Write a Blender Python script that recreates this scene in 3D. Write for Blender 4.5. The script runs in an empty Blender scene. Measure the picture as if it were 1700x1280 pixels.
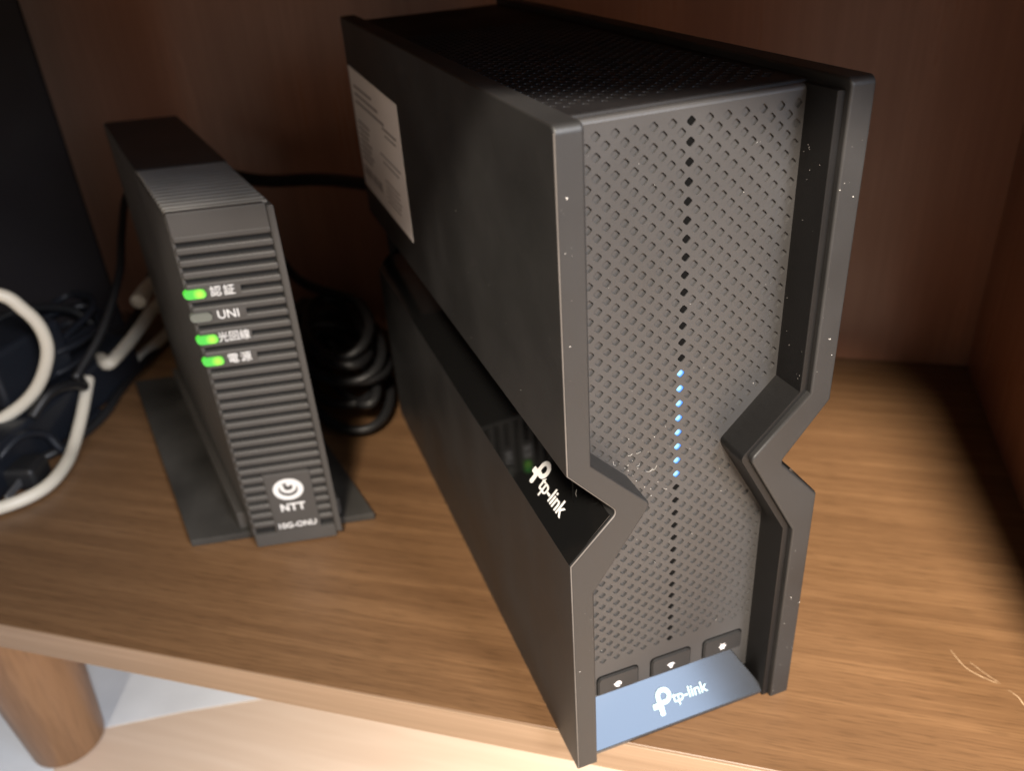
import bpy, bmesh, math, random
from mathutils import Vector, Matrix, Euler
random.seed(7)
scene = bpy.context.scene
C = scene.collection

# ------------------------------------------------------------------ camera
cam_d = bpy.data.cameras.new("camera")
cam = bpy.data.objects.new("camera", cam_d)
C.objects.link(cam)
cam.location = (-0.08276, -0.20208, 0.31204)
cam.rotation_euler = (math.radians(59.83), math.radians(4.07), math.radians(-19.73))
cam_d.sensor_width = 36.0
cam_d.lens = 1396.8 / 1700 * 36
cam_d.shift_x = (850 - 831.1) / 1700
cam_d.shift_y = -(640 - 635.2) / 1700
cam_d.clip_start = 0.01
cam_d.clip_end = 50
cam_d.dof.use_dof = True
cam_d.dof.focus_distance = 0.285
cam_d.dof.aperture_fstop = 9.5
scene.camera = cam

# ------------------------------------------------------------------ light
world = bpy.data.worlds.new("World")
scene.world = world
world.use_nodes = True
bg = world.node_tree.nodes["Background"]
bg.inputs[0].default_value = (1.0, 0.86, 0.72, 1)
bg.inputs[1].default_value = 0.32

def area(name, loc, target, size, power, color, size_y=None):
    d = bpy.data.lights.new(name, 'AREA')
    d.energy = power
    d.color = color
    d.size = size
    if size_y:
        d.shape = 'RECTANGLE'; d.size_y = size_y
    else:
        d.shape = 'DISK'
    o = bpy.data.objects.new(name, d)
    C.objects.link(o)
    o.location = loc
    o.rotation_euler = (Vector(target) - Vector(loc)).to_track_quat('-Z', 'Y').to_euler()
    return o
def spot(name, loc, target, radius, power, color, cone, blend):
    d = bpy.data.lights.new(name, 'SPOT')
    d.energy = power; d.color = color; d.shadow_soft_size = radius
    d.spot_size = math.radians(cone); d.spot_blend = blend
    o = bpy.data.objects.new(name, d)
    C.objects.link(o)
    o.location = loc
    o.rotation_euler = (Vector(target) - Vector(loc)).to_track_quat('-Z', 'Y').to_euler()
    return o
spot("ceiling_spot", (-0.56, -1.80, 1.98), (0.47, -0.15, 0.0), 0.26, 1500, (1.0, 0.88, 0.73), 31, 1.0)
area("room_lamp", (0.60, -2.0, 1.42), (0.0, 0.1, 0.1), 0.5, 48, (1.0, 0.93, 0.87))
area("window", (0.80, -2.62, 1.35), (0.05, 0.0, 0.02), 0.82, 34, (0.50, 0.69, 1.0), 1.6)
area("added_cool_fill", (1.55, -2.25, 2.35), (0.05, 0.0, 0.20), 0.9, 22, (0.46, 0.68, 1.0), 0.9)  # added cool lamp for a bluish highlight on the top front edges

scene.view_settings.view_transform = 'Standard'
scene.view_settings.look = 'None'
scene.view_settings.exposure = 0.0
scene.view_settings.gamma = 1.0

# ------------------------------------------------------------------ materials
def mat(name):
    m = bpy.data.materials.new(name)
    m.use_nodes = True
    return m, m.node_tree.nodes, m.node_tree.links, m.node_tree.nodes["Principled BSDF"]

def ramp(N, stops):
    r = N.new("ShaderNodeValToRGB")
    el = r.color_ramp.elements
    while len(el) < len(stops):
        el.new(0.5)
    for e, (p, c) in zip(el, stops):
        e.position = p
        e.color = (*c, 1)
    return r

def plastic(name, col, rough=0.45, grain=900.0, bump=0.12, var=0.12, spec=0.5):
    m, N, L, B = mat(name)
    tc = N.new("ShaderNodeTexCoord")
    n1 = N.new("ShaderNodeTexNoise"); n1.inputs["Scale"].default_value = grain; n1.inputs["Detail"].default_value = 3
    n2 = N.new("ShaderNodeTexNoise"); n2.inputs["Scale"].default_value = 22; n2.inputs["Detail"].default_value = 5
    L.new(tc.outputs["Object"], n1.inputs["Vector"]); L.new(tc.outputs["Object"], n2.inputs["Vector"])
    r = ramp(N, [(0.3, tuple(c * (1 - var) for c in col)), (0.7, tuple(c * (1 + var) for c in col))])
    L.new(n2.outputs["Fac"], r.inputs["Fac"]); L.new(r.outputs["Color"], B.inputs["Base Color"])
    mr = N.new("ShaderNodeMapRange")
    mr.inputs["From Min"].default_value = 0.3; mr.inputs["From Max"].default_value = 0.7
    mr.inputs["To Min"].default_value = rough * 0.9; mr.inputs["To Max"].default_value = rough * 1.15
    L.new(n2.outputs["Fac"], mr.inputs["Value"]); L.new(mr.outputs["Result"], B.inputs["Roughness"])
    bp = N.new("ShaderNodeBump"); bp.inputs["Strength"].default_value = bump; bp.inputs["Distance"].default_value = 0.0004
    L.new(n1.outputs["Fac"], bp.inputs["Height"]); L.new(bp.outputs["Normal"], B.inputs["Normal"])
    B.inputs["Specular IOR Level"].default_value = spec
    return m

def wood(name, dark, light, rough=0.4, along=2.2, across=42.0, fine=260.0, bump=0.15, spec=0.4, axis=0, pores=0.0):
    """straight veneer grain running along local x (axis 0) or z (axis 2)"""
    m, N, L, B = mat(name)
    tc = N.new("ShaderNodeTexCoord")
    mp = N.new("ShaderNodeMapping")
    mp.inputs["Scale"].default_value = (along, across, across) if axis == 0 else (across, across, along)
    L.new(tc.outputs["Object"], mp.inputs["Vector"])
    n1 = N.new("ShaderNodeTexNoise"); n1.inputs["Scale"].default_value = 1.0; n1.inputs["Detail"].default_value = 7
    n1.inputs["Roughness"].default_value = 0.62; n1.inputs["Distortion"].default_value = 0.25
    L.new(mp.outputs["Vector"], n1.inputs["Vector"])
    mp2 = N.new("ShaderNodeMapping")
    mp2.inputs["Scale"].default_value = (12, fine * 2.2, fine * 2.2) if axis == 0 else (fine * 2.2, fine * 2.2, 12)
    L.new(tc.outputs["Object"], mp2.inputs["Vector"])
    n2 = N.new("ShaderNodeTexNoise"); n2.inputs["Scale"].default_value = 1.0; n2.inputs["Detail"].default_value = 4
    L.new(mp2.outputs["Vector"], n2.inputs["Vector"])
    n3 = N.new("ShaderNodeTexNoise"); n3.inputs["Scale"].default_value = 7.0; n3.inputs["Detail"].default_value = 3
    L.new(tc.outputs["Object"], n3.inputs["Vector"])
    a = N.new("ShaderNodeMath"); a.operation = 'MULTIPLY_ADD'; a.inputs[1].default_value = 0.5
    L.new(n2.outputs["Fac"], a.inputs[0]); L.new(n1.outputs["Fac"], a.inputs[2])
    b = N.new("ShaderNodeMath"); b.operation = 'MULTIPLY_ADD'; b.inputs[1].default_value = 0.18
    L.new(n3.outputs["Fac"], b.inputs[0]); L.new(a.outputs[0], b.inputs[2])
    mid = tuple((x + y) / 2 for x, y in zip(dark, light))
    r = ramp(N, [(0.56, dark), (0.84, mid), (1.0, light)])
    L.new(b.outputs[0], r.inputs["Fac"])
    col = r.outputs["Color"]
    if pores:
        mp3 = N.new("ShaderNodeMapping"); mp3.inputs["Scale"].default_value = (70, 1150, 1150)
        L.new(tc.outputs["Object"], mp3.inputs["Vector"])
        n4 = N.new("ShaderNodeTexNoise"); n4.inputs["Scale"].default_value = 1.0; n4.inputs["Detail"].default_value = 2
        L.new(mp3.outputs["Vector"], n4.inputs["Vector"])
        pr_ = ramp(N, [(0.36, (1 - pores,) * 3), (0.47, (1, 1, 1)), (0.62, (1, 1, 1)), (0.75, (1 + pores * 0.4,) * 3)])
        L.new(n4.outputs["Fac"], pr_.inputs["Fac"])
        mx = N.new("ShaderNodeMix"); mx.data_type = 'RGBA'; mx.blend_type = 'MULTIPLY'; mx.inputs[0].default_value = 1.0
        L.new(col, mx.inputs[6]); L.new(pr_.outputs["Color"], mx.inputs[7])
        col = mx.outputs[2]
    L.new(col, B.inputs["Base Color"])
    mr = N.new("ShaderNodeMapRange")
    mr.inputs["From Min"].default_value = 0.5; mr.inputs["From Max"].default_value = 1.0
    mr.inputs["To Min"].default_value = rough * 1.2; mr.inputs["To Max"].default_value = rough * 0.85
    L.new(b.outputs[0], mr.inputs["Value"]); L.new(mr.outputs["Result"], B.inputs["Roughness"])
    bp = N.new("ShaderNodeBump"); bp.inputs["Strength"].default_value = bump; bp.inputs["Distance"].default_value = 0.0003
    L.new(a.outputs[0], bp.inputs["Height"]); L.new(bp.outputs["Normal"], B.inputs["Normal"])
    B.inputs["Specular IOR Level"].default_value = spec
    return m

def emit(name, col, strength, base=(0.02, 0.02, 0.02)):
    m, N, L, B = mat(name)
    B.inputs["Base Color"].default_value = (*base, 1)
    B.inputs["Emission Color"].default_value = (*col, 1)
    B.inputs["Emission Strength"].default_value = strength
    B.inputs["Roughness"].default_value = 0.3
    return m

def led_mat(name, edge, core, s_edge, s_core, spread, off=(0, 0, 0)):
    """lamp lens with a hot core that fades to its rim"""
    m, N, L, B = mat(name)
    tc = N.new("ShaderNodeTexCoord")
    ln = N.new("ShaderNodeVectorMath"); ln.operation = 'LENGTH'
    sb_ = N.new("ShaderNodeVectorMath"); sb_.operation = 'SUBTRACT'; sb_.inputs[1].default_value = off
    L.new(tc.outputs["Object"], sb_.inputs[0]); L.new(sb_.outputs["Vector"], ln.inputs[0])
    mr = N.new("ShaderNodeMapRange"); mr.inputs["From Min"].default_value = spread * 0.3; mr.inputs["From Max"].default_value = spread
    L.new(ln.outputs["Value"], mr.inputs["Value"])
    r = ramp(N, [(0.0, core), (1.0, edge)])
    L.new(mr.outputs["Result"], r.inputs["Fac"]); L.new(r.outputs["Color"], B.inputs["Emission Color"])
    m2 = N.new("ShaderNodeMapRange"); m2.inputs["To Min"].default_value = s_core; m2.inputs["To Max"].default_value = s_edge
    L.new(mr.outputs["Result"], m2.inputs["Value"]); L.new(m2.outputs["Result"], B.inputs["Emission Strength"])
    B.inputs["Base Color"].default_value = (0.03, 0.05, 0.06, 1)
    return m

M = dict(
    shell=plastic("satin_dark_shell", (0.0165, 0.016, 0.016), 0.50, 1400, 0.10, 0.22, 0.65),
    pale_bevel=plastic("pale_bevel_plastic", (0.15, 0.135, 0.125), 0.4, 900, 0.1, 0.35),  # paler plastic for the left panel's front bevels
    grille=plastic("dark_grille_plastic", (0.037, 0.0355, 0.0355), 0.48, 1600, 0.10, 0.14, 0.7),
    trim=plastic("black_trim_plastic", (0.006, 0.0056, 0.0056), 0.42, 1200, 0.08, 0.12, 0.35),
    top=plastic("black_top_plastic", (0.011, 0.010, 0.0105), 0.55, 1200, 0.10, 0.12, 0.25),
    gloss=plastic("piano_black", (0.006, 0.006, 0.006), 0.05, 300, 0.0, 0.05),
    foot=plastic("glossy_foot_plastic", (0.020, 0.021, 0.023), 0.12, 500, 0.0, 0.1, 1.0),
    hole=plastic("hole_black", (0.002, 0.002, 0.002), 0.8, 300, 0.0, 0.0, 0.1),
    white=plastic("white_print", (0.72, 0.72, 0.72), 0.5, 800, 0.0, 0.04),
    icon=plastic("icon_white", (0.80, 0.78, 0.80), 0.5, 800, 0.0, 0.02),
    ice=emit("pale_cyan_logo", (0.50, 0.86, 1.0), 0.30, (0.3, 0.4, 0.42)),  # pale cyan print with a weak emission added
    led=led_mat("blue_led", (0.005, 0.22, 1.0), (0.34, 0.76, 1.0), 1.1, 1.5, 0.0016, (-0.0004, 0, 0.0003)),
    green=led_mat("green_led", (0.10, 1.0, 0.02), (0.50, 1.0, 0.03), 0.75, 1.15, 0.0034, (0.0022, 0, 0)),
    ledoff=plastic("unlit_lens", (0.15, 0.16, 0.14), 0.35),
    sticker=plastic("paper_sticker", (0.82, 0.78, 0.76), 0.55, 700, 0.05, 0.05),
    ink=plastic("grey_ink", (0.24, 0.22, 0.22), 0.6),
    onu=plastic("charcoal_matte", (0.062, 0.0585, 0.0555), 0.48, 1300, 0.12),
    onu_lit_dusty=plastic("lit_dusty_charcoal", (0.215, 0.205, 0.187), 0.6, 900, 0.2, 0.25),  # top ribs: dust plus the light falling on them put into the colour
    onu_dark=plastic("charcoal_core", (0.008, 0.008, 0.008), 0.6, 1300, 0.1),
    onu_foot=plastic("worn_base_plastic", (0.036, 0.034, 0.031), 0.55, 700, 0.2, 0.45),
    cream=plastic("cream_cable", (0.62, 0.57, 0.47), 0.4, 500, 0.05, 0.06),
    black=plastic("black_rubber", (0.012, 0.012, 0.013), 0.45, 700, 0.1),
    navy=plastic("blue_black_plastic", (0.010, 0.012, 0.017), 0.4, 700, 0.1),
    box=plastic("dark_case", (0.011, 0.0085, 0.0095), 0.6, 900, 0.1, 0.12, 0.2),
    stud=plastic("grey_stud", (0.35, 0.32, 0.31), 0.4),
    metal=plastic("prong_metal", (0.35, 0.35, 0.36), 0.3),
    dust=plastic("dust_white", (0.52, 0.50, 0.47), 0.8),
    pale_patch=plastic("pale_blue_patch", (0.72, 0.755, 0.79), 0.6, 300, 0.2, 0.07),
    scratch=plastic("raw_scratch", (0.50, 0.36, 0.23), 0.7, 900, 0.2, 0.3),
    wood=wood("walnut_veneer", (0.112, 0.058, 0.027), (0.184, 0.101, 0.049), 0.4, 4.5, 105.0, 330.0, pores=0.20),
    edge=wood("pale_edge_band", (0.25, 0.165, 0.102), (0.33, 0.225, 0.146), 0.42, 2.0, 120, 300, 0.08),
    back=wood("dark_back_veneer", (0.260, 0.118, 0.072), (0.350, 0.168, 0.106), 0.32, 3.0, 26, 120, 0.05, 0.5, 2),
    leg=wood("leg_wood", (0.165, 0.088, 0.044), (0.25, 0.138, 0.070), 0.38, 5.0, 60, 200, 0.08, 0.4, 2),
    floor=wood("oak_floor", (0.62, 0.475, 0.36), (0.72, 0.58, 0.46), 0.35, 1.6, 16, 90, 0.08),
)
M["metal"].node_tree.nodes["Principled BSDF"].inputs["Metallic"].default_value = 0.8

# ------------------------------------------------------------------ helpers
def link(name, me, m, parent=None, loc=None):
    o = bpy.data.objects.new(name, me)
    C.objects.link(o)
    if m is not None and not me.materials:
        me.materials.append(m)
    if parent is not None:
        o.parent = parent
    if loc is not None:
        o.location = loc
    return o

def bm_obj(name, bm, m, parent=None, loc=None, smooth=False):
    bmesh.ops.recalc_face_normals(bm, faces=bm.faces)
    me = bpy.data.meshes.new(name)
    bm.to_mesh(me); bm.free()
    if smooth:
        for p in me.polygons:
            p.use_smooth = True
    return link(name, me, m, parent, loc)

def bevel(bm, w, seg=2, ang=35):
    es = [e for e in bm.edges if len(e.link_faces) == 2 and e.calc_face_angle(0) > math.radians(ang)]
    bmesh.ops.bevel(bm, geom=es, offset=w, segments=seg, profile=0.5, affect='EDGES', clamp_overlap=True)

def smooth_by_angle(o, deg=40):
    me = o.data
    for p in me.polygons:
        p.use_smooth = True
    me.set_sharp_from_angle(angle=math.radians(deg))
    w = o.modifiers.new("weighted_normal", 'WEIGHTED_NORMAL')
    w.keep_sharp = True
    w.weight = 100

def add_prism(bm, prof, f0, f1):
    """prof: 2-D polygon; f0, f1 map a 2-D point to the two end positions"""
    a = [bm.verts.new(f0(p)) for p in prof]
    b = [bm.verts.new(f1(p)) for p in prof]
    n = len(prof)
    bm.faces.new(a[::-1]); bm.faces.new(b)
    for i in range(n):
        j = (i + 1) % n
        bm.faces.new((a[i], a[j], b[j], b[i]))

def add_box(bm, x0, x1, y0, y1, z0, z1, f=None):
    f = f or (lambda x, y, z: (x, y, z))
    add_prism(bm, [(x0, y0), (x1, y0), (x1, y1), (x0, y1)], lambda p: f(p[0], p[1], z0), lambda p: f(p[0], p[1], z1))

def box_obj(name, m, parent, x0, x1, y0, y1, z0, z1, bev=0.0, seg=2, f=None):
    bm = bmesh.new()
    add_box(bm, x0, x1, y0, y1, z0, z1, f)
    if bev:
        bmesh.ops.recalc_face_normals(bm, faces=bm.faces)
        bevel(bm, bev, seg)
    o = bm_obj(name, bm, m, parent)
    if bev:
        smooth_by_angle(o)
    return o

def spline(pts, n=10):
    P = [Vector(p) for p in pts]
    P = [P[0] * 2 - P[1]] + P + [P[-1] * 2 - P[-2]]
    out = []
    for i in range(1, len(P) - 2):
        a, b, c, d = P[i - 1], P[i], P[i + 1], P[i + 2]
        for k in range(n):
            t = k / n
            out.append(0.5 * ((2 * b) + (c - a) * t + (2 * a - 5 * b + 4 * c - d) * t * t + (3 * b - a - 3 * c + d) * t ** 3))
    out.append(P[-2])
    return out

def tube_bm(bm, pts, r, seg=10, rend=None):
    prev = None
    N = None
    for i, p in enumerate(pts):
        t = (pts[min(i + 1, len(pts) - 1)] - pts[max(i - 1, 0)]).normalized()
        if N is None:
            N = t.orthogonal().normalized()
        N = (N - t * N.dot(t)).normalized()
        Bn = t.cross(N)
        rr = r if rend is None else r + (rend - r) * i / (len(pts) - 1)
        ring = [bm.verts.new(p + N * rr * math.cos(2 * math.pi * k / seg) + Bn * rr * math.sin(2 * math.pi * k / seg)) for k in range(seg)]
        if prev:
            for k in range(seg):
                bm.faces.new((prev[k], prev[(k + 1) % seg], ring[(k + 1) % seg], ring[k]))
        else:
            bm.faces.new(ring[::-1])
        prev = ring
    bm.faces.new(prev)

def tube(name, pts, r, m, parent=None, seg=10, n=10):
    bm = bmesh.new()
    tube_bm(bm, spline(pts, n), r, seg)
    o = bm_obj(name, bm, m, parent, smooth=True)
    return o

def thing(name, label, cat, loc=(0, 0, 0), rz=0.0, group=None):
    o = bpy.data.objects.new(name, None)
    o.empty_display_size = 0.05
    C.objects.link(o)
    o.location = loc
    o.rotation_euler = (0, 0, rz)
    o["label"] = label; o["category"] = cat
    if group:
        o["group"] = group
    return o

def tag(o, label, cat, group=None):
    o["label"] = label; o["category"] = cat
    if group:
        o["group"] = group
    return o

def frame(origin, xa, ya):
    """4x4 matrix: local x along xa, local y along ya (re-squared), z outward"""
    x = Vector(xa).normalized(); y = Vector(ya)
    z = x.cross(y).normalized(); y = z.cross(x)
    m = Matrix.Identity(4)
    for i in range(3):
        m[i][0], m[i][1], m[i][2], m[i][3] = x[i], y[i], z[i], origin[i]
    return m

def text_obj(name, body, size, mtx, m, parent, offset=0.0, extrude=0.00012, align='CENTER', space=1.0, shear=0.0, sx=1.0):
    cu = bpy.data.curves.new(name, 'FONT')
    cu.body = body; cu.size = size; cu.offset = offset; cu.extrude = extrude
    cu.align_x = align; cu.align_y = 'CENTER'; cu.space_character = space; cu.shear = shear
    cu.resolution_u = 4
    t = bpy.data.objects.new(name, cu)
    C.objects.link(t)
    dg = bpy.context.evaluated_depsgraph_get(); dg.update()
    me = bpy.data.meshes.new_from_object(t.evaluated_get(dg))
    C.objects.unlink(t); bpy.data.objects.remove(t)
    me.materials.clear()
    o = link(name, me, m, parent)
    o.matrix_local = mtx @ Matrix.Diagonal((sx, 1, 1, 1))
    return o

def disc_poly(n, r, cx=0, cy=0, a0=0.0, a1=2 * math.pi):
    return [(cx + r * math.cos(a0 + (a1 - a0) * i / n), cy + r * math.sin(a0 + (a1 - a0) * i / n)) for i in range(n)]

def add_ring(bm, cx, cy, ro, ri, a0, a1, z0, z1, n=40, sy=1.0, ri2=None):
    full = abs(a1 - a0) > 2 * math.pi - 1e-4
    cols = []
    for i in range(n if full else n + 1):
        a = a0 + (a1 - a0) * i / n
        k = i / n
        rin = ri if ri2 is None else ri + (ri2 - ri) * k
        q = []
        for r, z in ((ro, z0), (rin, z0), (rin, z1), (ro, z1)):
            q.append(bm.verts.new((cx + r * math.cos(a), cy + sy * r * math.sin(a), z)))
        cols.append(q)
    m_ = len(cols)
    for i in range(m_ if full else m_ - 1):
        a, b = cols[i], cols[(i + 1) % m_]
        for k in range(4):
            bm.faces.new((a[k], a[(k + 1) % 4], b[(k + 1) % 4], b[k]))
    if not full:
        bm.faces.new(cols[0][::-1]); bm.faces.new(cols[-1])

def add_poly(bm, pts, z0, z1):
    add_prism(bm, pts, lambda p: (p[0], p[1], z0), lambda p: (p[0], p[1], z1))

# ------------------------------------------------------------------ setting: floor and cabinet
TH = math.radians(-35.36)
EU = Vector((math.cos(TH), math.sin(TH), 0)); EN = Vector((-math.sin(TH), math.cos(TH), 0))
ZF = -0.16
bm = bmesh.new()
add_box(bm, -3.5, 3.5, -3.5, 2.0, ZF - 0.02, ZF)
fl = bm_obj("floor", bm, M["floor"]); fl["kind"] = "structure"
fl.rotation_euler = (0, 0, TH)

cab = thing("tv_cabinet", "walnut brown open cabinet with a pale shelf edge and round legs under both boxes", "cabinet", (0, 0, 0), TH)
N0, NB, TOPZ = 0.0158, 0.372, 0.310
NT = -0.010
sb = box_obj("shelf_board", M["wood"], cab, -1.2, 0.62, N0 + 0.0012, NB + 0.015, -0.018, 0.0, 0.0003, 1)
box_obj("edge_band", M["edge"], sb, -1.2, 0.62, N0, N0 + 0.0012, -0.0179, -0.0002, 0.0002, 1)
box_obj("back_panel", M["back"], cab, -1.2, 0.62, NB, NB + 0.008, 0.0004, TOPZ)
tb = box_obj("top_board", M["wood"], cab, -1.2, 0.62, NT + 0.0012, NB + 0.015, TOPZ, TOPZ + 0.02, 0.0003, 1)
box_obj("edge_band", M["edge"], tb, -1.2, 0.62, NT, NT + 0.0012, TOPZ + 0.0001, TOPZ + 0.0198)
sp = box_obj("side_panel", M["back"], cab, 0.206, 0.226, N0 + 0.002, NB - 0.0005, 0.0004, TOPZ - 0.0004)
def leg(u, n):
    bm = bmesh.new()
    rings = []
    prof = [(0.0, 0.0), (0.0205, 0.0), (0.0228, 0.0022), (0.0335, 0.1418), (0.0, 0.1418)]
    for r, z in prof[1:4]:
        rings.append([bm.verts.new((r * math.cos(2 * math.pi * k / 40), r * math.sin(2 * math.pi * k / 40), z)) for k in range(40)])
    bm.faces.new(rings[0][::-1]); bm.faces.new(rings[-1])
    for a, b in zip(rings, rings[1:]):
        for k in range(40):
            bm.faces.new((a[k], a[(k + 1) % 40], b[(k + 1) % 40], b[k]))
    o = bm_obj("leg", bm, M["leg"], cab, (u, n, ZF))
    smooth_by_angle(o, 50)
leg(-0.363, 0.0555)
leg(-0.363, 0.325)

# scratches on the shelf (raw wood showing through)
def scratch(pts, w):
    bm = bmesh.new()
    P = spline([(x, y, 0.00006) for x, y in pts], 6)
    L_, R_ = [], []
    for i, p in enumerate(P):
        t = (P[min(i + 1, len(P) - 1)] - P[max(i - 1, 0)]).normalized()
        nrm = Vector((-t.y, t.x, 0))
        k = w * (0.35 + 0.65 * math.sin(math.pi * (i + 0.3) / len(P))) * random.uniform(0.5, 1.15)
        L_.append(bm.verts.new(p + nrm * k)); R_.append(bm.verts.new(p - nrm * k))
    for i in range(len(P) - 1):
        bm.faces.new((L_[i], L_[i + 1], R_[i + 1], R_[i]))
    o = bm_obj("scratch", bm, M["scratch"], sb)
    o.matrix_local = Matrix.Rotation(-TH, 4, 'Z')
SCR = [[(0.1810, -0.0097), (0.1795, -0.0190), (0.1813, -0.0254), (0.1850, -0.0316)],
       [(0.1835, -0.0183), (0.1845, -0.0255), (0.1861, -0.0321)],
       [(0.1863, -0.0362), (0.1872, -0.0404), (0.1862, -0.0446), (0.1866, -0.0500)]]
for s, w in zip(SCR, (0.00024, 0.00015, 0.00024)):
    scratch(s, w)


# pale floor patch, built as an added thin sheet behind and beside the leg (outline in cabinet axes)
bm = bmesh.new()
MP = [(-1.1, -0.35), (-0.30, -0.35), (-0.335, -0.02), (-0.354, 0.0296), (-0.3695, 0.048), (-0.352, 0.0655), (-0.30, 0.092),
      (-0.248, 0.1154), (-0.10, 0.185), (0.1, 0.30), (0.1, 0.40), (-1.1, 0.40)]
add_poly(bm, MP, 0.0002, 0.0006)
mt = bm_obj("floor_patch", bm, M["pale_patch"], None, (0, 0, ZF)); mt.rotation_euler = (0, 0, TH)
tag(mt, "pale bluish white patch on the floor around the cabinet leg", "mat")

# ------------------------------------------------------------------ the router
W, D, H, T = 0.1008, 0.305, 0.260, 0.0088
R_ = 0.016
rt = thing("wifi_router", "large black hourglass router with dotted grille and a column of blue lights", "router")
LZ = dict(A=0.1486, B=0.1284, C=0.1102, iA=0.1507, iB=0.1279, iC=0.0947)
RZ = dict(A=0.1508, B=0.1290, C=0.1093, iA=0.1556, iB=0.1338, iC=0.0945)
d_ = 0.0169
def fillet(a, b, c, r, n=5):
    """round the corner b of the polyline a-b-c"""
    a, b, c = Vector(a), Vector(b), Vector(c)
    u, v = (a - b).normalized(), (c - b).normalized()
    half = math.acos(max(-1, min(1, u.dot(v)))) / 2
    t = r / math.tan(half)
    cen = b + (u + v).normalized() * (r / math.sin(half))
    p0, p1 = b + u * t - cen, b + v * t - cen
    a0 = math.atan2(p0.y, p0.x); da = (math.atan2(p1.y, p1.x) - a0 + math.pi) % (2 * math.pi) - math.pi
    return [(cen.x + r * math.cos(a0 + da * k / n), cen.y + r * math.sin(a0 + da * k / n)) for k in range(n + 1)]
def panel_profile(z, x0=0.0, extra=0.0):
    A_, B_, C_ = (0, z["A"]), (d_ + 0.0010, z["B"]), (0, z["C"])
    out = [(0, 0), C_] + fillet(C_, B_, A_, 0.0024) + [A_, (0, H)]
    ti = T + extra
    iA, iB, iC = (ti, z["iA"]), (0.0309 + extra, z["iB"]), (ti, z["iC"])
    inn = [(ti, H), iA] + fillet(iA, iB, iC, 0.0026) + [iC, (ti, 0)]
    return out, inn

def shell(side):
    z = LZ if side < 0 else RZ
    out, inn = panel_profile(z)
    fx = (lambda x: x) if side < 0 else (lambda x: W - x)
    bm = bmesh.new()
    add_prism(bm, out + inn, lambda p: (fx(p[0]), 0.0, p[1]), lambda p: (fx(p[0]), D, p[1]))
    bmesh.ops.recalc_face_normals(bm, faces=bm.faces)
    es = [e for e in bm.edges if len(e.link_faces) == 2 and e.calc_face_angle(0) > math.radians(40)]
    front = [e for e in es if all(v.co.y < 1e-6 for v in e.verts) or all(v.co.y > D - 1e-6 for v in e.verts)
             or all(abs(v.co.z - H) < 1e-6 for v in e.verts)]
    tf = [e for e in bm.edges if all(v.co.y < 1e-6 and abs(v.co.z - H) < 1e-6 for v in e.verts)]
    bmesh.ops.bevel(bm, geom=tf, offset=0.0026, segments=5, profile=0.5, affect='EDGES', clamp_overlap=True)
    front = [e for e in bm.edges if len(e.link_faces) == 2 and e.calc_face_angle(0) > math.radians(40)]
    front = [e for e in front if all(v.co.y < 0.0027 for v in e.verts) or all(v.co.y > D - 1e-6 for v in e.verts)
             or all(abs(v.co.z - H) < 1e-6 for v in e.verts)]
    bmesh.ops.bevel(bm, geom=front, offset=0.0009, segments=3, profile=0.5, affect='EDGES', clamp_overlap=True)
    bm.normal_update()
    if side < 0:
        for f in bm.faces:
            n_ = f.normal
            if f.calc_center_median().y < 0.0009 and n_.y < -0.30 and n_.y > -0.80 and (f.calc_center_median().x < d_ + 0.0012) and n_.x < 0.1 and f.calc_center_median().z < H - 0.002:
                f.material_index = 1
    o = bm_obj("side_panel", bm, M["shell"], rt)
    o.data.materials.append(M["pale_bevel"])
    smooth_by_angle(o, 32)
    return o
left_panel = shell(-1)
right_panel = shell(1)

def trim(side):
    z = LZ if side < 0 else RZ
    ty = 0.0022 if side > 0 else 0.0125
    _, inn = panel_profile(z, extra=-0.0004)
    _, inn2 = panel_profile(z, extra=0.0028)
    inn2 = [(x, zz - 0.0035 if zz > H - 0.001 else zz) for x, zz in inn2]
    inn = [(x, zz - 0.0035 if zz > H - 0.001 else zz) for x, zz in inn]
    fx = (lambda x: x) if side < 0 else (lambda x: W - x)
    bm = bmesh.new()
    add_prism(bm, inn + inn2[::-1], lambda p: (fx(p[0]), ty, p[1]), lambda p: (fx(p[0]), 0.030, p[1]))
    bmesh.ops.recalc_face_normals(bm, faces=bm.faces)
    fr = [e for e in bm.edges if all(v.co.y < ty + 0.0001 for v in e.verts)]
    bmesh.ops.bevel(bm, geom=fr, offset=0.0004, segments=2, profile=0.5, affect='EDGES', clamp_overlap=True)
    o = bm_obj("inner_trim", bm, M["trim"], rt)
    smooth_by_angle(o, 40)
trim(1)

# glossy strip on the lower slope of each notch
def gloss(side):
    z = LZ if side < 0 else RZ
    fx = (lambda x: x) if side < 0 else (lambda x: W - x)
    U = Vector((d_ - 0.0012, 0, z["B"] - 0.0014 - z["C"])); L = U.length; U.normalize()
    Nn = Vector((-U.z, 0, U.x))
    bm = bmesh.new()
    def q(s, h, y):
        p = Vector((0, 0, z["C"])) + U * s + Nn * h
        return (fx(p.x), y, p.z)
    Le = L - 0.0001 if side < 0 else L - 0.0045
    sec = [(0.0002, -0.001), (Le, -0.001), (Le, 0.00025), (0.0002, 0.00025)]
    add_prism(bm, sec, lambda p: q(p[0], p[1], 0.0011), lambda p: q(p[0], p[1], D - 0.002))
    return bm_obj("glossy_strip", bm, M["gloss"], rt), U, Nn, L
strip, SU, SN, SL = gloss(-1)
gloss(1)

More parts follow.
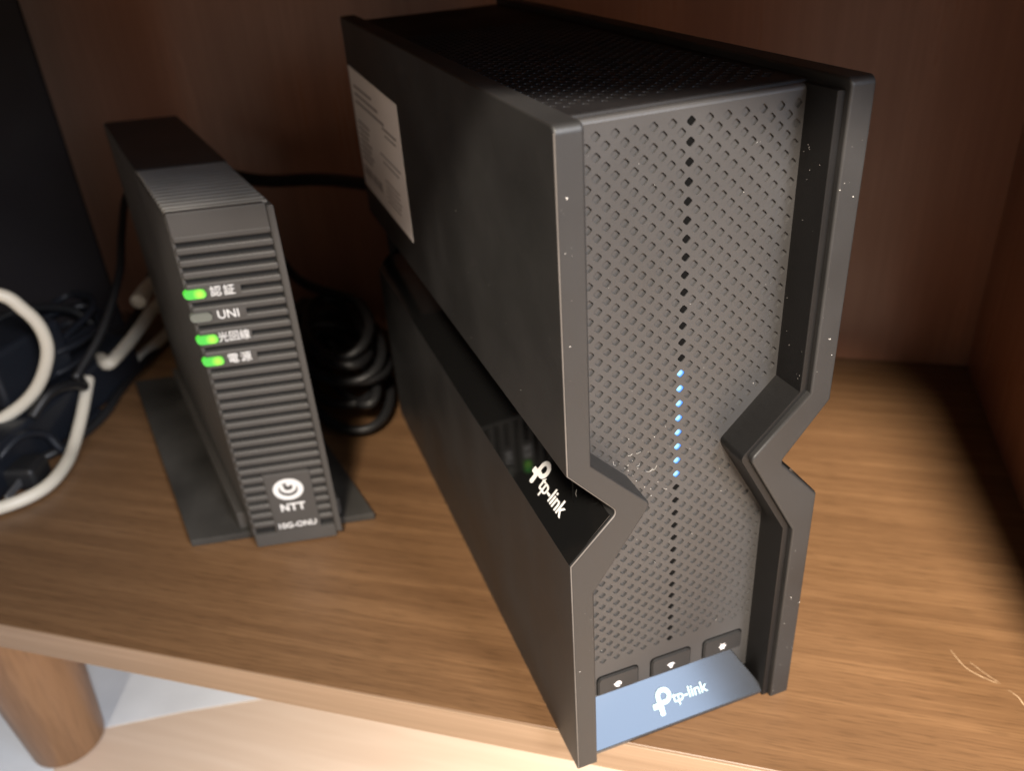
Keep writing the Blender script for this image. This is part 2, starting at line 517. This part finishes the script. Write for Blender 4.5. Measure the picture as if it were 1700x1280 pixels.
# perforated sheets: diamond cells tile the staggered pattern, each holding one shallow dimple
PX, PZ = 0.00613, 0.00607
OA, OB_ = 1.46, 0.28
OCT = [(OA, -OB_), (OA, OB_), (OB_, OA), (-OB_, OA), (-OA, OB_), (-OA, -OB_), (-OB_, -OA), (OB_, -OA)]
def sheet(cells, put, clip, depth, through=lambda i, j: False):
    """cells: (i, j, a, b, has_hole); put(a, b, h) -> position, h inward"""
    bm = bmesh.new()
    for i, j, a, b, hole in cells:
        dv = [(a + PX / 2, b), (a, b + PZ / 2), (a - PX / 2, b), (a, b - PZ / 2)]
        V = [bm.verts.new(put(x, y, 0)) for x, y in dv]
        if not hole:
            bm.faces.new(V); continue
        O = [bm.verts.new(put(a + x / 1000, b + y / 1000, 0)) for x, y in OCT]
        dp = 0.0022 if through(i, j) else depth
        k = 1.0 if through(i, j) else 0.93
        O2 = [bm.verts.new(put(a + x * k / 1000, b + y * k / 1000, dp)) for x, y in OCT]
        # order of octagon: right edge 0-1, top edge 2-3, left 4-5, bottom 6-7
        for v, (p, q) in zip(V, ((0, 1), (2, 3), (4, 5), (6, 7))):
            bm.faces.new((v, O[q], O[p]))
        for n_, (p, q) in enumerate(((1, 2), (3, 4), (5, 6), (7, 0))):
            bm.faces.new((V[n_], V[(n_ + 1) % 4], O[q], O[p]))
        for n_ in range(8):
            bm.faces.new((O[n_], O[(n_ + 1) % 8], O2[(n_ + 1) % 8], O2[n_]))
        if not through(i, j):
            bm.faces.new(O2)
    bmesh.ops.remove_doubles(bm, verts=bm.verts, dist=1e-6)
    for co, no in clip:
        g = list(bm.verts) + list(bm.edges) + list(bm.faces)
        bmesh.ops.bisect_plane(bm, geom=g, plane_co=co, plane_no=no, clear_outer=True)
    return bm

def mid_x(z):
    """centre line of the left side panel at height z"""
    zs = [(0, T / 2), (0.1022, T / 2), (0.1284, 0.0235), (0.1498, T / 2), (H, T / 2)]
    for (z0, x0), (z1, x1) in zip(zs, zs[1:]):
        if z0 <= z <= z1:
            return x0 + (x1 - x0) * (z - z0) / (z1 - z0)
    return T / 2
def inner_x(z):
    """inner face of the right trim at height z, measured from the right side"""
    q = T + 0.0028
    zs = [(0, q), (0.0945, q), (0.1323, 0.0329), (0.1338, 0.0329), (0.1556, q), (H, q)]
    for (z0, x0), (z1, x1) in zip(zs, zs[1:]):
        if z0 <= z <= z1:
            return x0 + (x1 - x0) * (z - z0) / (z1 - z0)
    return q
XC, ZT = 0.0500, 0.25115
cells = []
for j in range(-3, 86):
    z = ZT - PZ * j / 2
    for i in range(-18, 19):
        if (i + j) % 2:
            continue
        x = XC + PX * i / 2
        if x < mid_x(z) - 0.001 or x > W - mid_x(z) + 0.001:
            continue
        cells.append((i, j, x, z, 0 <= j <= 70 and x < W - inner_x(z) - 0.0021))
bm = sheet(cells, lambda x, z, h: (x, R_ + h, z),
           [((0, 0, 0.2549), (0, 0, 1)), ((0, 0, 0.006), (0, 0, -1))], 0.0008, lambda i, j: i == 0)
# folded top lip of the grille
xs = (T * 0.6, W - T * 0.6)
pr = [(R_, 0.2549), (R_ + 0.0002, 0.2556), (R_ + 0.0006, 0.2561), (R_ + 0.0012, 0.2564), (R_ + 0.0022, 0.2565), (R_ + 0.0022, 0.2550)]
rows = [[bm.verts.new((x, y, z)) for y, z in pr] for x in xs]
for k in range(len(pr) - 1):
    bm.faces.new((rows[0][k], rows[1][k], rows[1][k + 1], rows[0][k + 1]))
grille = bm_obj("front_grille", bm, M["grille"], rt)
box_obj("grille_backing", M["hole"], rt, 0.010, W - 0.010, R_ + 0.0026, R_ + 0.004, 0.010, 0.250)

# the column of lights behind the middle holes
def oct_lens(name, m, z, y, s=0.97):
    bm = bmesh.new()
    add_prism(bm, OCT, lambda p: (p[0] * s / 1000, 0.0, p[1] * s / 1000), lambda p: (p[0] * s / 1000, 0.0008, p[1] * s / 1000))
    return bm_obj(name, bm, m, rt, (XC, y, z))
src = None; src2 = None
for k in range(36):
    z = ZT - PZ * k
    lit = 14 <= k <= 21
    if lit:
        if src is None:
            src = oct_lens("blue_light", M["led"], z, R_ + 0.0003)
        else:
            o = src.copy(); C.objects.link(o); o.location = (XC, R_ + 0.0003, z); o.parent = rt
    else:
        if src2 is None:
            src2 = oct_lens("unlit_light", M["hole"], z, R_ + 0.0004)
        else:
            o = src2.copy(); C.objects.link(o); o.location = (XC, R_ + 0.0004, z); o.parent = rt

# top plate with the same dimples
tc = []
y0 = 0.0262
for j in range(-2, 92):
    y = y0 + PZ * j / 2
    for i in range(-18, 19):
        if (i + j) % 2:
            continue
        x = XC + PX * i / 2
        if x < T * 0.4 or x > W - T * 0.4:
            continue
        tc.append((i, j, x, y, 1 <= j <= 60 and abs(i) <= 12))
ZTP = 0.2574
bm = sheet(tc, lambda x, y, h: (x, y, ZTP - h),
           [((0, R_ + 0.0036, 0), (0, -1, 0)), ((0, 0.2985, 0), (0, 1, 0))], 0.0004)
pr = [(R_ + 0.0036, ZTP), (R_ + 0.0031, ZTP - 0.0003), (R_ + 0.0028, ZTP - 0.0010), (R_ + 0.0028, ZTP - 0.0060)]
rows = [[bm.verts.new((x, y, z)) for y, z in pr] for x in xs]
for k in range(len(pr) - 1):
    bm.faces.new((rows[0][k], rows[1][k], rows[1][k + 1], rows[0][k + 1]))
bm_obj("top_plate", bm, M["top"], rt)
box_obj("back_plate", M["top"], rt, T - 0.001, W - T + 0.001, 0.2990, 0.3015, 0.006, 0.2570)
box_obj("base_plate", M["top"], rt, T - 0.001, W - T + 0.001, 0.020, 0.2985, 0.0012, 0.0050)

# slanted glossy foot below the grille
bm = bmesh.new()
yb, zb, yt, zt = 0.0030, 0.0022, 0.0160, 0.0192
xl0, xr0, xl1, xr1 = 0.0092, 0.0912, 0.0100, 0.0806
F = [bm.verts.new(p) for p in ((xl0, yb, zb), (xr0, yb, zb), (xr1, yt + 0.0004, zt), (xl1, yt + 0.0004, zt))]
G = [bm.verts.new(p) for p in ((xl0, yb, 0.0006), (xr0, yb, 0.0006), (xr1, 0.026, 0.0006), (xl1, 0.026, 0.0006))]
K = [bm.verts.new(p) for p in ((xr1, 0.026, zt), (xl1, 0.026, zt))]
bm.faces.new(F); bm.faces.new((G[0], G[1], F[1], F[0])); bm.faces.new((F[3], F[2], K[0], K[1]))
bm.faces.new((F[1], G[1], G[2], K[0], F[2])); bm.faces.new((G[0], F[0], F[3], K[1], G[3])); bm.faces.new((G[3], K[1], K[0], G[2])); bm.faces.new(G[::-1])
bmesh.ops.recalc_face_normals(bm, faces=bm.faces)
bevel(bm, 0.0005, 2, 25)
foot = bm_obj("slanted_foot", bm, M["foot"], rt); smooth_by_angle(foot, 30)

# three buttons with icons
def rrect(x0, x1, z0, z1, r):
    P = []
    for cx, cz, a in ((x1 - r, z1 - r, 0), (x0 + r, z1 - r, 90)):
        for k in range(6):
            t = math.radians(a + 18 * k)
            P.append((cx + r * math.cos(t), cz + r * math.sin(t)))
    return P + [(x0, z0), (x1, z0)]
def button(x0, kind):
    bm = bmesh.new()
    P = rrect(0, 0.0184, -0.0100, 0, 0.0022)
    add_prism(bm, P, lambda p: (p[0], -0.0011, p[1]), lambda p: (p[0], 0.0006, p[1]))
    bmesh.ops.recalc_face_normals(bm, faces=bm.faces)
    bmesh.ops.bevel(bm, geom=[e for e in bm.edges if all(v.co.y < -0.001 for v in e.verts)], offset=0.0005, segments=2, affect='EDGES')
    b = bm_obj("button", bm, M["shell"], rt, (x0, R_, 0.0296)); smooth_by_angle(b, 40)
    # recess line round the button
    bm = bmesh.new()
    Q = [(x * 1.0 + dx, z + dz) for (x, z), (dx, dz) in zip(P, [(0.0005, 0.0005)] * 6 + [(-0.0005, 0.0005)] * 6 + [(-0.0005, 0), (0.0005, 0)])]
    add_prism(bm, Q, lambda p: (p[0], -0.00012, p[1]), lambda p: (p[0], 0.0005, p[1]))
    bm_obj("button_gap", bm, M["hole"], b)
    bm = bmesh.new()
    z0, z1 = 0.0, 0.0002
    if kind == 0:
        add_ring(bm, 0, 0, 1.5, 0.85, math.radians(-30), math.radians(160), z0, z1, 24)
        add_ring(bm, 0, 0, 1.5, 0.85, math.radians(185), math.radians(300), z0, z1, 16)
        add_poly(bm, [(-2.0, 0.5), (-0.4, 0.5), (-1.2, -0.6)], z0, z1 + 0.00004)
        add_poly(bm, disc_poly(14, 0.45), z0, z1)
    elif kind == 1:
        for r0, r1 in ((0, 0.55), (0.95, 1.5), (1.9, 2.45)):
            if r0:
                add_ring(bm, 0, -1.2, r1, r0, math.radians(45), math.radians(135), z0, z1, 18)
            else:
                add_poly(bm, disc_poly(14, 0.6, 0, -1.0), z0, z1)
    else:
        add_ring(bm, 0, 0.3, 1.25, 0.75, 0, 2 * math.pi, z0, z1, 24)
        add_poly(bm, [(-0.6, -1.2), (0.6, -1.2), (0.6, -0.8), (-0.6, -0.8)], z0, z1)
        add_poly(bm, disc_poly(16, 0.6, 0, 0.3), z0, z1)
        for a in range(0, 360, 60):
            c, s = math.cos(math.radians(a)), math.sin(math.radians(a))
            add_poly(bm, [(1.45 * c - 0.15 * s, 0.3 + 1.45 * s + 0.15 * c), (1.45 * c + 0.15 * s, 0.3 + 1.45 * s - 0.15 * c), (1.8 * c + 0.15 * s, 0.3 + 1.8 * s - 0.15 * c), (1.8 * c - 0.15 * s, 0.3 + 1.8 * s + 0.15 * c)], z0, z1)
    for v in bm.verts:
        v.co.x *= 0.001; v.co.y *= 0.001
    ic = bm_obj("icon", bm, M["icon"], b)
    ic.matrix_local = frame((0.0090, -0.00112, -0.0060), (1, 0, 0), (0, 0, 1))
for k, x0 in enumerate((0.0166, 0.0415, 0.0666)):
    button(x0, k)

# maker's emblem and lettering
def emblem(parent, mtx, m, s):
    bm = bmesh.new()
    z0, z1 = 0.0, 0.00014
    add_ring(bm, 0, 0, 1.0, 0.44, math.radians(-120), math.radians(180), z0, z1, 44)
    # stem and bar of the t that hangs on the ring
    add_poly(bm, [(-1.0, -0.30), (-0.44, -0.30), (-0.30, -0.42), (-0.30, -2.0), (-0.45, -2.15), (-0.80, -2.15), (-0.95, -2.0), (-0.95, -1.28), (-1.0, -1.28)], z0, z1 + 0.00003)
    add_poly(bm, [(-1.62, -0.66), (-1.55, -0.56), (-0.3, -0.56), (-0.3, -1.22), (-1.55, -1.22), (-1.62, -1.12)], z0, z1 + 0.00006)
    add_poly(bm, [(-1.0, 0.0), (-0.44, 0.0), (-0.44, -0.32), (-1.0, -0.32)], z0, z1 + 0.00002)
    for v in bm.verts:
        v.co.x *= s; v.co.y *= s
    o = bm_obj("emblem", bm, m, parent)
    o.matrix_local = mtx
    return o
def on_strip(y, s, h=0.00032):
    return Vector((0, y, LZ["C"])) + SU * s + SN * h
emblem(strip, frame(on_strip(0.0436, 0.0132), (0, -1, 0), SU), M["white"], 0.0036)
text_obj("lettering", "tp-link", 0.0082, frame(on_strip(0.0305, 0.0096), (0, -1, 0), SU), M["white"], strip, offset=0.00010, space=0.98)
FU = Vector((0, yt - yb, zt - zb)).normalized(); FN = Vector((0, -FU.z, FU.y))
def on_foot(x, s, h=0.00006):
    return Vector((x, yb, zb)) + FU * s + FN * h
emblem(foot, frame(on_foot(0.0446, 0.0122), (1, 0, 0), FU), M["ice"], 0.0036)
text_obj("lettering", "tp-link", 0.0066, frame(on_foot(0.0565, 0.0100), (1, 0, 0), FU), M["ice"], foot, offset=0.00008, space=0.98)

# white sticker with grey print on the outer left face
SC = [(0.302, 0.2362), (0.1850, 0.2312), (0.1878, 0.1668), (0.3030, 0.1662)]
bm = bmesh.new()
add_prism(bm, [(0.3015, 0.2350), (0.1862, 0.2330), (0.1868, 0.1665), (0.3015, 0.1665)], lambda p: (-0.0002, p[0], p[1]), lambda p: (0.0002, p[0], p[1]))
stk = bm_obj("sticker", bm, M["sticker"], left_panel)
def ink(rects):
    bm = bmesh.new()
    for y0, y1, z0, z1 in rects:
        add_box(bm, -0.00028, -0.00015, y0, y1, z0, z1)
    o = bm_obj("sticker_print", bm, M["ink"], stk)
R1 = []
for k in range(3):
    R1.append((0.245 - 0.012 * k, 0.292, 0.2245 - 0.0042 * k, 0.2259 - 0.0042 * k))
for k in range(7):
    a = random.uniform(0.262, 0.272); R1.append((a, 0.294, 0.2050 - 0.0034 * k, 0.2062 - 0.0034 * k))
for k in range(22):
    a = 0.2945 - 0.0022 * k; R1.append((a, a + random.choice((0.0006, 0.0011, 0.0015)), 0.1745, 0.1800))
R1 += [(0.196, 0.226, 0.2140, 0.2152), (0.198, 0.222, 0.2110, 0.2119), (0.195, 0.240, 0.1985, 0.1993), (0.200, 0.235, 0.1950, 0.1958)]
for k in range(5):
    R1.append((0.198 + random.uniform(0, 0.01), 0.236, 0.1850 - 0.0028 * k, 0.1858 - 0.0028 * k))
ink(R1)

# dust on the front edges and the grille
bm = bmesh.new()
def speck(p, s, ax):
    # an irregular flake, thinnest across axis ax
    v = []
    for k in range(5):
        a = 2 * math.pi * k / 5 + random.uniform(-0.4, 0.4); r = s * random.uniform(0.5, 1.2)
        q = [0, 0, 0]; i, j = [m_ for m_ in range(3) if m_ != ax]
        q[i] = r * math.cos(a); q[j] = r * math.sin(a) * random.uniform(0.5, 1)
        v.append(bm.verts.new(Vector(p) + Vector(q)))
    t = [0, 0, 0]; t[ax] = -s * 0.4
    w = bm.verts.new(Vector(p) + Vector(t))
    for k in range(5):
        bm.faces.new((v[k], v[(k + 1) % 5], w))
for k in range(36):
    speck((random.uniform(0.012, 0.088), R_ - 0.00005, 0.04 + 0.21 * random.random() ** 1.3), random.choice((0.00012, 0.00016, 0.00024)), 1)
for k in range(26):   # thicker round the pinch
    speck((random.gauss(0.030, 0.008), R_ - 0.00005, random.gauss(0.128, 0.010)), random.uniform(0.00012, 0.0003), 1)
for k in range(30):
    speck((W - T * random.random(), -0.00005, random.choice((random.uniform(0, 0.09), random.uniform(0.156, 0.25)))), random.choice((0.0001, 0.00016, 0.0003)), 1)
for k in range(14):
    speck((T * random.uniform(0.15, 0.9), -0.00005, random.choice((random.uniform(0.01, 0.09), random.uniform(0.158, 0.24)))), random.choice((0.0001, 0.00014, 0.0003)), 1)
for k in range(34):
    speck((-0.00005, random.uniform(0.004, 0.16), random.uniform(0.152, 0.22)), random.choice((0.00009, 0.00013, 0.0002)), 0)
speck((0.0032, -0.00005, 0.2405), 0.0006, 1)
for k in range(16):
    speck((W - T - 0.0030, random.uniform(0.003, 0.015), random.uniform(0.16, 0.245)), random.uniform(0.0001, 0.0002), 0)
for k in range(9):      # lint fibres round the pinch
    p0 = Vector((random.gauss(0.034, 0.008), R_ - 0.0002, random.gauss(0.130, 0.009)))
    a = random.uniform(0, 6.28); b_ = a + random.uniform(-1.2, 1.2); l_ = random.uniform(0.0006, 0.0016)
    q1 = p0 + Vector((math.cos(a), -0.2, math.sin(a))) * l_; q2 = q1 + Vector((math.cos(b_), 0.1, math.sin(b_))) * l_
    tube_bm(bm, spline([p0, q1, q2], 4), 0.00005, 4)
du = bm_obj("dust", bm, M["dust"], rt); du["kind"] = "stuff"

# ------------------------------------------------------------------ the modem
OO = Vector((-0.1102, 0.1965, 0.0))
ae, ad = math.radians(-11.02), math.radians(99.0)
OE = Vector((math.cos(ae), math.sin(ae), 0)); OD = Vector((math.cos(ad), math.sin(ad), 0))
OW, ODp, OH, OB = 0.0487, 0.2418, 0.1942, 0.004
modem = thing("network_modem", "slim charcoal modem with ribbed front and green lights on a flat stand", "modem", OO)
def mo(s, d, z):
    p = OE * s + OD * d
    return (p.x, p.y, z + OB)
def mbox(name, m, s0, s1, d0, d1, z0, z1, bev=0.0, parent=None, seg=2):
    return box_obj(name, m, parent or modem, s0, s1, d0, d1, z0, z1, bev, seg, mo)
RD = 0.092
mbox("housing", M["onu"], 0, OW, RD, ODp, 0.0, OH, 0.0012)
core = mbox("housing", M["onu_dark"], 0.0004, OW - 0.0004, 0.0030, RD + 0.001, 0.0, OH - 0.0026)
mbox("left_cheek", M["onu"], 0.0, 0.0018, 0.0026, RD, 0.0, OH - 0.0020, 0.0005)
mbox("right_cheek", M["onu"], OW - 0.0036, OW, 0.0, RD, 0.0, OH - 0.0012, 0.0010)
mbox("front_band", M["onu"], 0.0004, OW - 0.0036, 0.0, 0.0045, 0.1822, OH, 0.0008)
mbox("bottom_band", M["onu"], 0.0002, OW - 0.0036, 0.0004, 0.0045, -0.0030, 0.0052, 0.0006)
K0 = 0.1543; RP = 0.00605
def rib(s0, s1, z):
    return mbox("rib", M["onu"], s0, s1, 0.0, 0.0040, z - 0.0018, z + 0.0018, 0.0011, None, 3)
rows = {0: 0, -2: 1, -4: 2, -6: 3}
for k in range(-24, 5):
    z = K0 + RP * (k + 0.5)
    if z < 0.044:
        rib(0.0006, 0.0130, z); rib(0.0372, OW - 0.0034, z)
    else:
        rib(0.0006, OW - 0.0034, z)
mbox("logo_plate", M["onu"], 0.0122, 0.0378, -0.0001, 0.0042, 0.0050, 0.0452, 0.0012)
for k in range(14):
    d0 = 0.0054 + 0.00625 * k
    o = mbox("rib", M["onu_lit_dusty"], 0.0006, OW - 0.0010, d0, d0 + 0.0040, OH - 0.0040, OH, 0.0011, None, 3)
# light windows and their captions
def mframe(s, z, d=-0.0001):
    p = OE * s + OD * d
    return frame((p.x, p.y, z + OB), OE, (0, 0, 1))
FNn = Vector((OE.y, -OE.x, 0))
for k, txt in ((0, "\u8a8d\u8a3c"), (-2, "UNI"), (-4, "\u5149\u56de\u7dda"), (-6, "\u96fb\u6e90")):
    z = K0 + RP * k
    pl = mbox("caption_plate", M["onu"], 0.0086, 0.0258, -0.0002, 0.0040, z - 0.0030, z + 0.0030, 0.0011)
    bm = bmesh.new()
    def f(p, d):
        q = OE * p[0] + OD * d
        return (q.x, q.y, p[1])
    P = disc_poly(10, 0.0022, 0.0030, 0, -math.pi / 2, math.pi / 2) + [(0.0030, 0.0022)] + disc_poly(10, 0.0022, -0.0030, 0, math.pi / 2, 1.5 * math.pi) + [(-0.0030, -0.0022)]
    add_prism(bm, P, lambda p: f(p, 0.0), lambda p: f(p, 0.0030))
    bmesh.ops.remove_doubles(bm, verts=bm.verts, dist=1e-6)
    q = OE * 0.0038 - OD * 0.0012
    ln = bm_obj("signal_light" if k != -2 else "signal_light", bm, M["ledoff"] if k == -2 else M["green"], modem, (q.x, q.y, z + OB))
    if k == -2:
        ln["label"] = "unlit signal light"
    t = text_obj("caption", txt, 0.0056 if k != -2 else 0.0062, mframe(0.0168, z, -0.0003), M["white"], pl, offset=0.00002, space=1.0 if k in (-2, -4) else 1.25, sx=0.92 if k == -4 else 1.0)
text_obj("model_lettering", "10G-ONU", 0.0050, mframe(0.0246, 0.0098, -0.0002), M["white"], modem, offset=0.00008)
text_obj("company_lettering", "NTT", 0.0066, mframe(0.0245, 0.0222, -0.0002), M["white"], modem, offset=0.00022, space=1.08)
bm = bmesh.new()
add_ring(bm, 0, 0, 8.2, 5.2, math.radians(0), math.radians(360), 0, 0.00012, 48, 0.86)
add_ring(bm, 0.2, 1.6, 4.5, 2.5, math.radians(150), math.radians(440), 0, 0.00016, 36, 0.9)
add_poly(bm, disc_poly(18, 1.2, 0.6, 3.4), 0, 0.0002)
for v in bm.verts:
    v.co.x *= 0.001; v.co.y *= 0.001
em = bm_obj("emblem", bm, M["white"], modem); em.matrix_local = mframe(0.0243, 0.0345, -0.0002)
# stand
bx = lambda s, d, z: mo(s, d, z - OB)
box_obj("stand", M["onu_foot"], modem, -0.0345, 0.0710, 0.0115, 0.2350, 0.0004, 0.0050, 0.0007, 2, bx)
mbox("stand_foot", M["onu"], -0.0052, 0.0, 0.016, 0.225, 0.0008, 0.0120, 0.0010)
mbox("stand_foot", M["onu"], OW, OW + 0.0052, 0.016, 0.225, 0.0008, 0.0120, 0.0010)

# ------------------------------------------------------------------ clutter at the left and behind
bxt = thing("storage_box", "tall plain black box standing at the far left behind the cables", "box", (-0.1830, 0.493, 0.0), math.radians(8))
box_obj("body", M["box"], bxt, -0.26, 0.0, 0.0, 0.045, 0.0005, 0.300, 0.002)
def stud(x, z, r):
    bm = bmesh.new()
    add_prism(bm, disc_poly(16, r), lambda p: (x + p[0], -0.0018, z + p[1]), lambda p: (x + p[0], 0.0006, z + p[1]))
    o = bm_obj("stud", bm, M["stud"], bxt)
stud(-0.0165, 0.016, 0.0045); stud(-0.045, 0.235, 0.0045)

# power strip with a plug, lying along the shelf
ps = thing("power_strip", "blue black power strip lying on the shelf under the cream cable", "power strip", (-0.236, 0.362, 0.0), math.radians(60))
box_obj("body", M["navy"], ps, -0.085, 0.115, -0.004, 0.062, 0.0004, 0.034, 0.004, 3)
for k in range(3):
    bm = bmesh.new()
    add_prism(bm, disc_poly(20, 0.0145), lambda p: (-0.05 + 0.055 * k + p[0], 0.028 + p[1], 0.0338), lambda p: (-0.05 + 0.055 * k + p[0], 0.028 + p[1], 0.0352))
    s = bm_obj("socket", bm, M["black"], ps)
ad_ = thing("power_adapter", "blocky black power adapter standing on the power strip at left edge", "adapter", (-0.247, 0.405, 0.0345), math.radians(52))
box_obj("body", M["navy"], ad_, -0.034, 0.030, -0.022, 0.022, 0.0004, 0.042, 0.005, 3)
box_obj("cord_relief", M["black"], ad_, 0.0295, 0.041, -0.004, 0.004, 0.014, 0.022, 0.0015)
pg = thing("power_plug", "black two pronged plug lying loose in front of the power strip", "plug", (-0.249, 0.330, 0.0), math.radians(-20))
box_obj("body", M["black"], pg, -0.016, 0.016, -0.011, 0.011, 0.0004, 0.017, 0.004, 3)
for s in (-0.006, 0.006):
    box_obj("prong", M["metal"], pg, s - 0.0008, s + 0.0008, -0.028, -0.0105, 0.006, 0.011, 0.0004)

def cable(label, pts, r, m, group=None, n=12):
    o = tube("cable", pts, r, m, None, 12, n)
    tag(o, label, "cable", group)
    return o
cable("cream round cable making a big upright loop at the left edge",
      [(-0.335, 0.355, 0.090), (-0.270, 0.358, 0.1245), (-0.2306, 0.36, 0.120), (-0.2179, 0.36, 0.106), (-0.2125, 0.36, 0.0900), (-0.2151, 0.36, 0.0720), (-0.2285, 0.36, 0.0511), (-0.2484, 0.36, 0.0374), (-0.275, 0.36, 0.031), (-0.34, 0.36, 0.034)], 0.0042, M["cream"], "cream cables at the left edge")
cable("cream round cable curving over the bare shelf at the left edge",
      [(-0.205, 0.404, 0.030), (-0.212, 0.377, 0.016), (-0.2185, 0.353, 0.0062), (-0.2225, 0.333, 0.0048), (-0.2300, 0.3140, 0.0048), (-0.2420, 0.3035, 0.0048), (-0.2600, 0.2990, 0.0048), (-0.290, 0.2985, 0.0048), (-0.34, 0.31, 0.0048)], 0.0042, M["cream"], "cream cables at the left edge")
cable("cream cable running back from the power strip to behind the modem",
      [(-0.2050, 0.4440, 0.0220), (-0.1985, 0.4340, 0.0300), (-0.1909, 0.4155, 0.033), (-0.1797, 0.4406, 0.033), (-0.1676, 0.4648, 0.0367), (-0.1546, 0.4927, 0.0404), (-0.1267, 0.5206, 0.0404)], 0.0048, M["cream"], "cream cables at the left edge")
cable("short cream cable end showing just left of the modem, above the other",
      [(-0.1631, 0.4523, 0.0618), (-0.155, 0.473, 0.0636), (-0.1433, 0.4928, 0.0636), (-0.1163, 0.5063, 0.0582)], 0.0060, M["cream"], "cream cables at the left edge")
cable("dull cream cable lowest of those running behind the modem",
      [(-0.181, 0.470, 0.005), (-0.167, 0.490, 0.006), (-0.150, 0.515, 0.008), (-0.12, 0.545, 0.01)], 0.0045, M["cream"], "cream cables at the left edge")
for lab, pts, r in (
    ("black cord looping over the power strip toward the box", [(-0.33, 0.40, 0.02), (-0.29, 0.415, 0.055), (-0.25, 0.44, 0.075), (-0.215, 0.47, 0.06), (-0.192, 0.475, 0.03), (-0.172, 0.515, 0.03), (-0.157, 0.545, 0.05)], 0.0034),
    ("black cord rising up the cabinet back beside the box", [(-0.2079, 0.3762, 0.0445), (-0.1859, 0.407, 0.0638), (-0.1683, 0.4422, 0.0902), (-0.1613, 0.4686, 0.1122), (-0.1507, 0.5038, 0.1342), (-0.1243, 0.5214, 0.143)], 0.0030),
    ("thin black cord along the foot of the power strip", [(-0.34, 0.345, 0.004), (-0.28, 0.350, 0.004), (-0.235, 0.352, 0.004), (-0.205, 0.385, 0.004), (-0.190, 0.43, 0.004), (-0.172, 0.475, 0.004), (-0.15, 0.53, 0.004)], 0.0032),
    ("glossy black cord bent in a small arch over the power strip", [(-0.235, 0.350, 0.036), (-0.222, 0.362, 0.045), (-0.211, 0.378, 0.040), (-0.207, 0.392, 0.030), (-0.213, 0.41, 0.034)], 0.0032),
    ("black cord sagging behind the modem toward the router", [(-0.13, 0.47, 0.160), (-0.0894, 0.462, 0.149), (-0.0526, 0.448, 0.139), (-0.0158, 0.416, 0.142), (0.0118, 0.37, 0.146), (0.03, 0.325, 0.15)], 0.0046),
    ("black cord lying on the shelf behind the router", [(0.04, 0.305, 0.04), (0.02, 0.35, 0.02), (-0.03, 0.40, 0.005), (-0.06, 0.46, 0.005), (-0.10, 0.50, 0.005), (-0.14, 0.53, 0.02)], 0.0034)):
    cable(lab, pts, r, M["black"], "black cords among the devices")
pts = []
for k in range(66):
    a = 2 * math.pi * k / 11.0
    lx = 0.050 * math.cos(a) * (1 + 0.12 * math.sin(k * 1.7)); ly = 0.024 * math.sin(a) * (1 + 0.25 * math.sin(k * 0.9)) + 0.006 * math.sin(k * 0.31)
    c, s_ = math.cos(math.radians(58)), math.sin(math.radians(58))
    pts.append((-0.226 + lx * c - ly * s_, 0.440 + lx * s_ + ly * c, 0.041 + 0.010 * math.sin(k * 0.47) + 0.0002 * k + 0.006 * math.cos(a * 0.5)))
coil = tube("cable", pts, 0.0026, M["navy"], None, 8, 5)
tag(coil, "blue black cord wound into a messy coil on top of the power strip", "cable")
pts = [(-0.34, 0.34, 0.006), (-0.30, 0.318, 0.010), (-0.262, 0.322, 0.022), (-0.243, 0.338, 0.030), (-0.232, 0.352, 0.020), (-0.226, 0.352, 0.006), (-0.222, 0.362, 0.0045), (-0.205, 0.40, 0.004)]
cable("thin blue black cord lying in front of the power strip by the loose plug", pts, 0.0028, M["navy"], "black cords among the devices")
blk = thing("cable_adapter", "black block adapter lying in the dark between modem and router", "adapter", (-0.03, 0.424, 0.0), math.radians(-35))
box_obj("body", M["black"], blk, -0.030, 0.030, -0.020, 0.020, 0.0005, 0.034, 0.004, 3)
box_obj("cap", M["navy"], blk, -0.026, 0.026, -0.016, 0.016, 0.0338, 0.040, 0.003, 2)

pts = []
for k in range(84):
    a = 2 * math.pi * k / 12.0
    lx = 0.052 * math.cos(a) * (1 + 0.10 * math.sin(k * 0.23)); ly = 0.022 * math.sin(a) * (1 + 0.2 * math.sin(k * 0.17)) + 0.005 * math.sin(k * 0.41)
    c, s_ = math.cos(math.radians(96)), math.sin(math.radians(96))
    pts.append((-0.030 + lx * c - ly * s_, 0.338 + lx * s_ + ly * c, 0.008 + 0.0007 * k + 0.004 * math.sin(k * 0.8)))
pts[-1] = (-0.045, 0.40, 0.075)
pts += [(-0.062, 0.432, 0.105), (-0.085, 0.448, 0.125), (-0.115, 0.452, 0.130)]
heap = tube("cable", pts, 0.0034, M["black"], None, 8, 5)
tag(heap, "black cord heaped in loops on the shelf in the dark gap between modem and router", "cable")
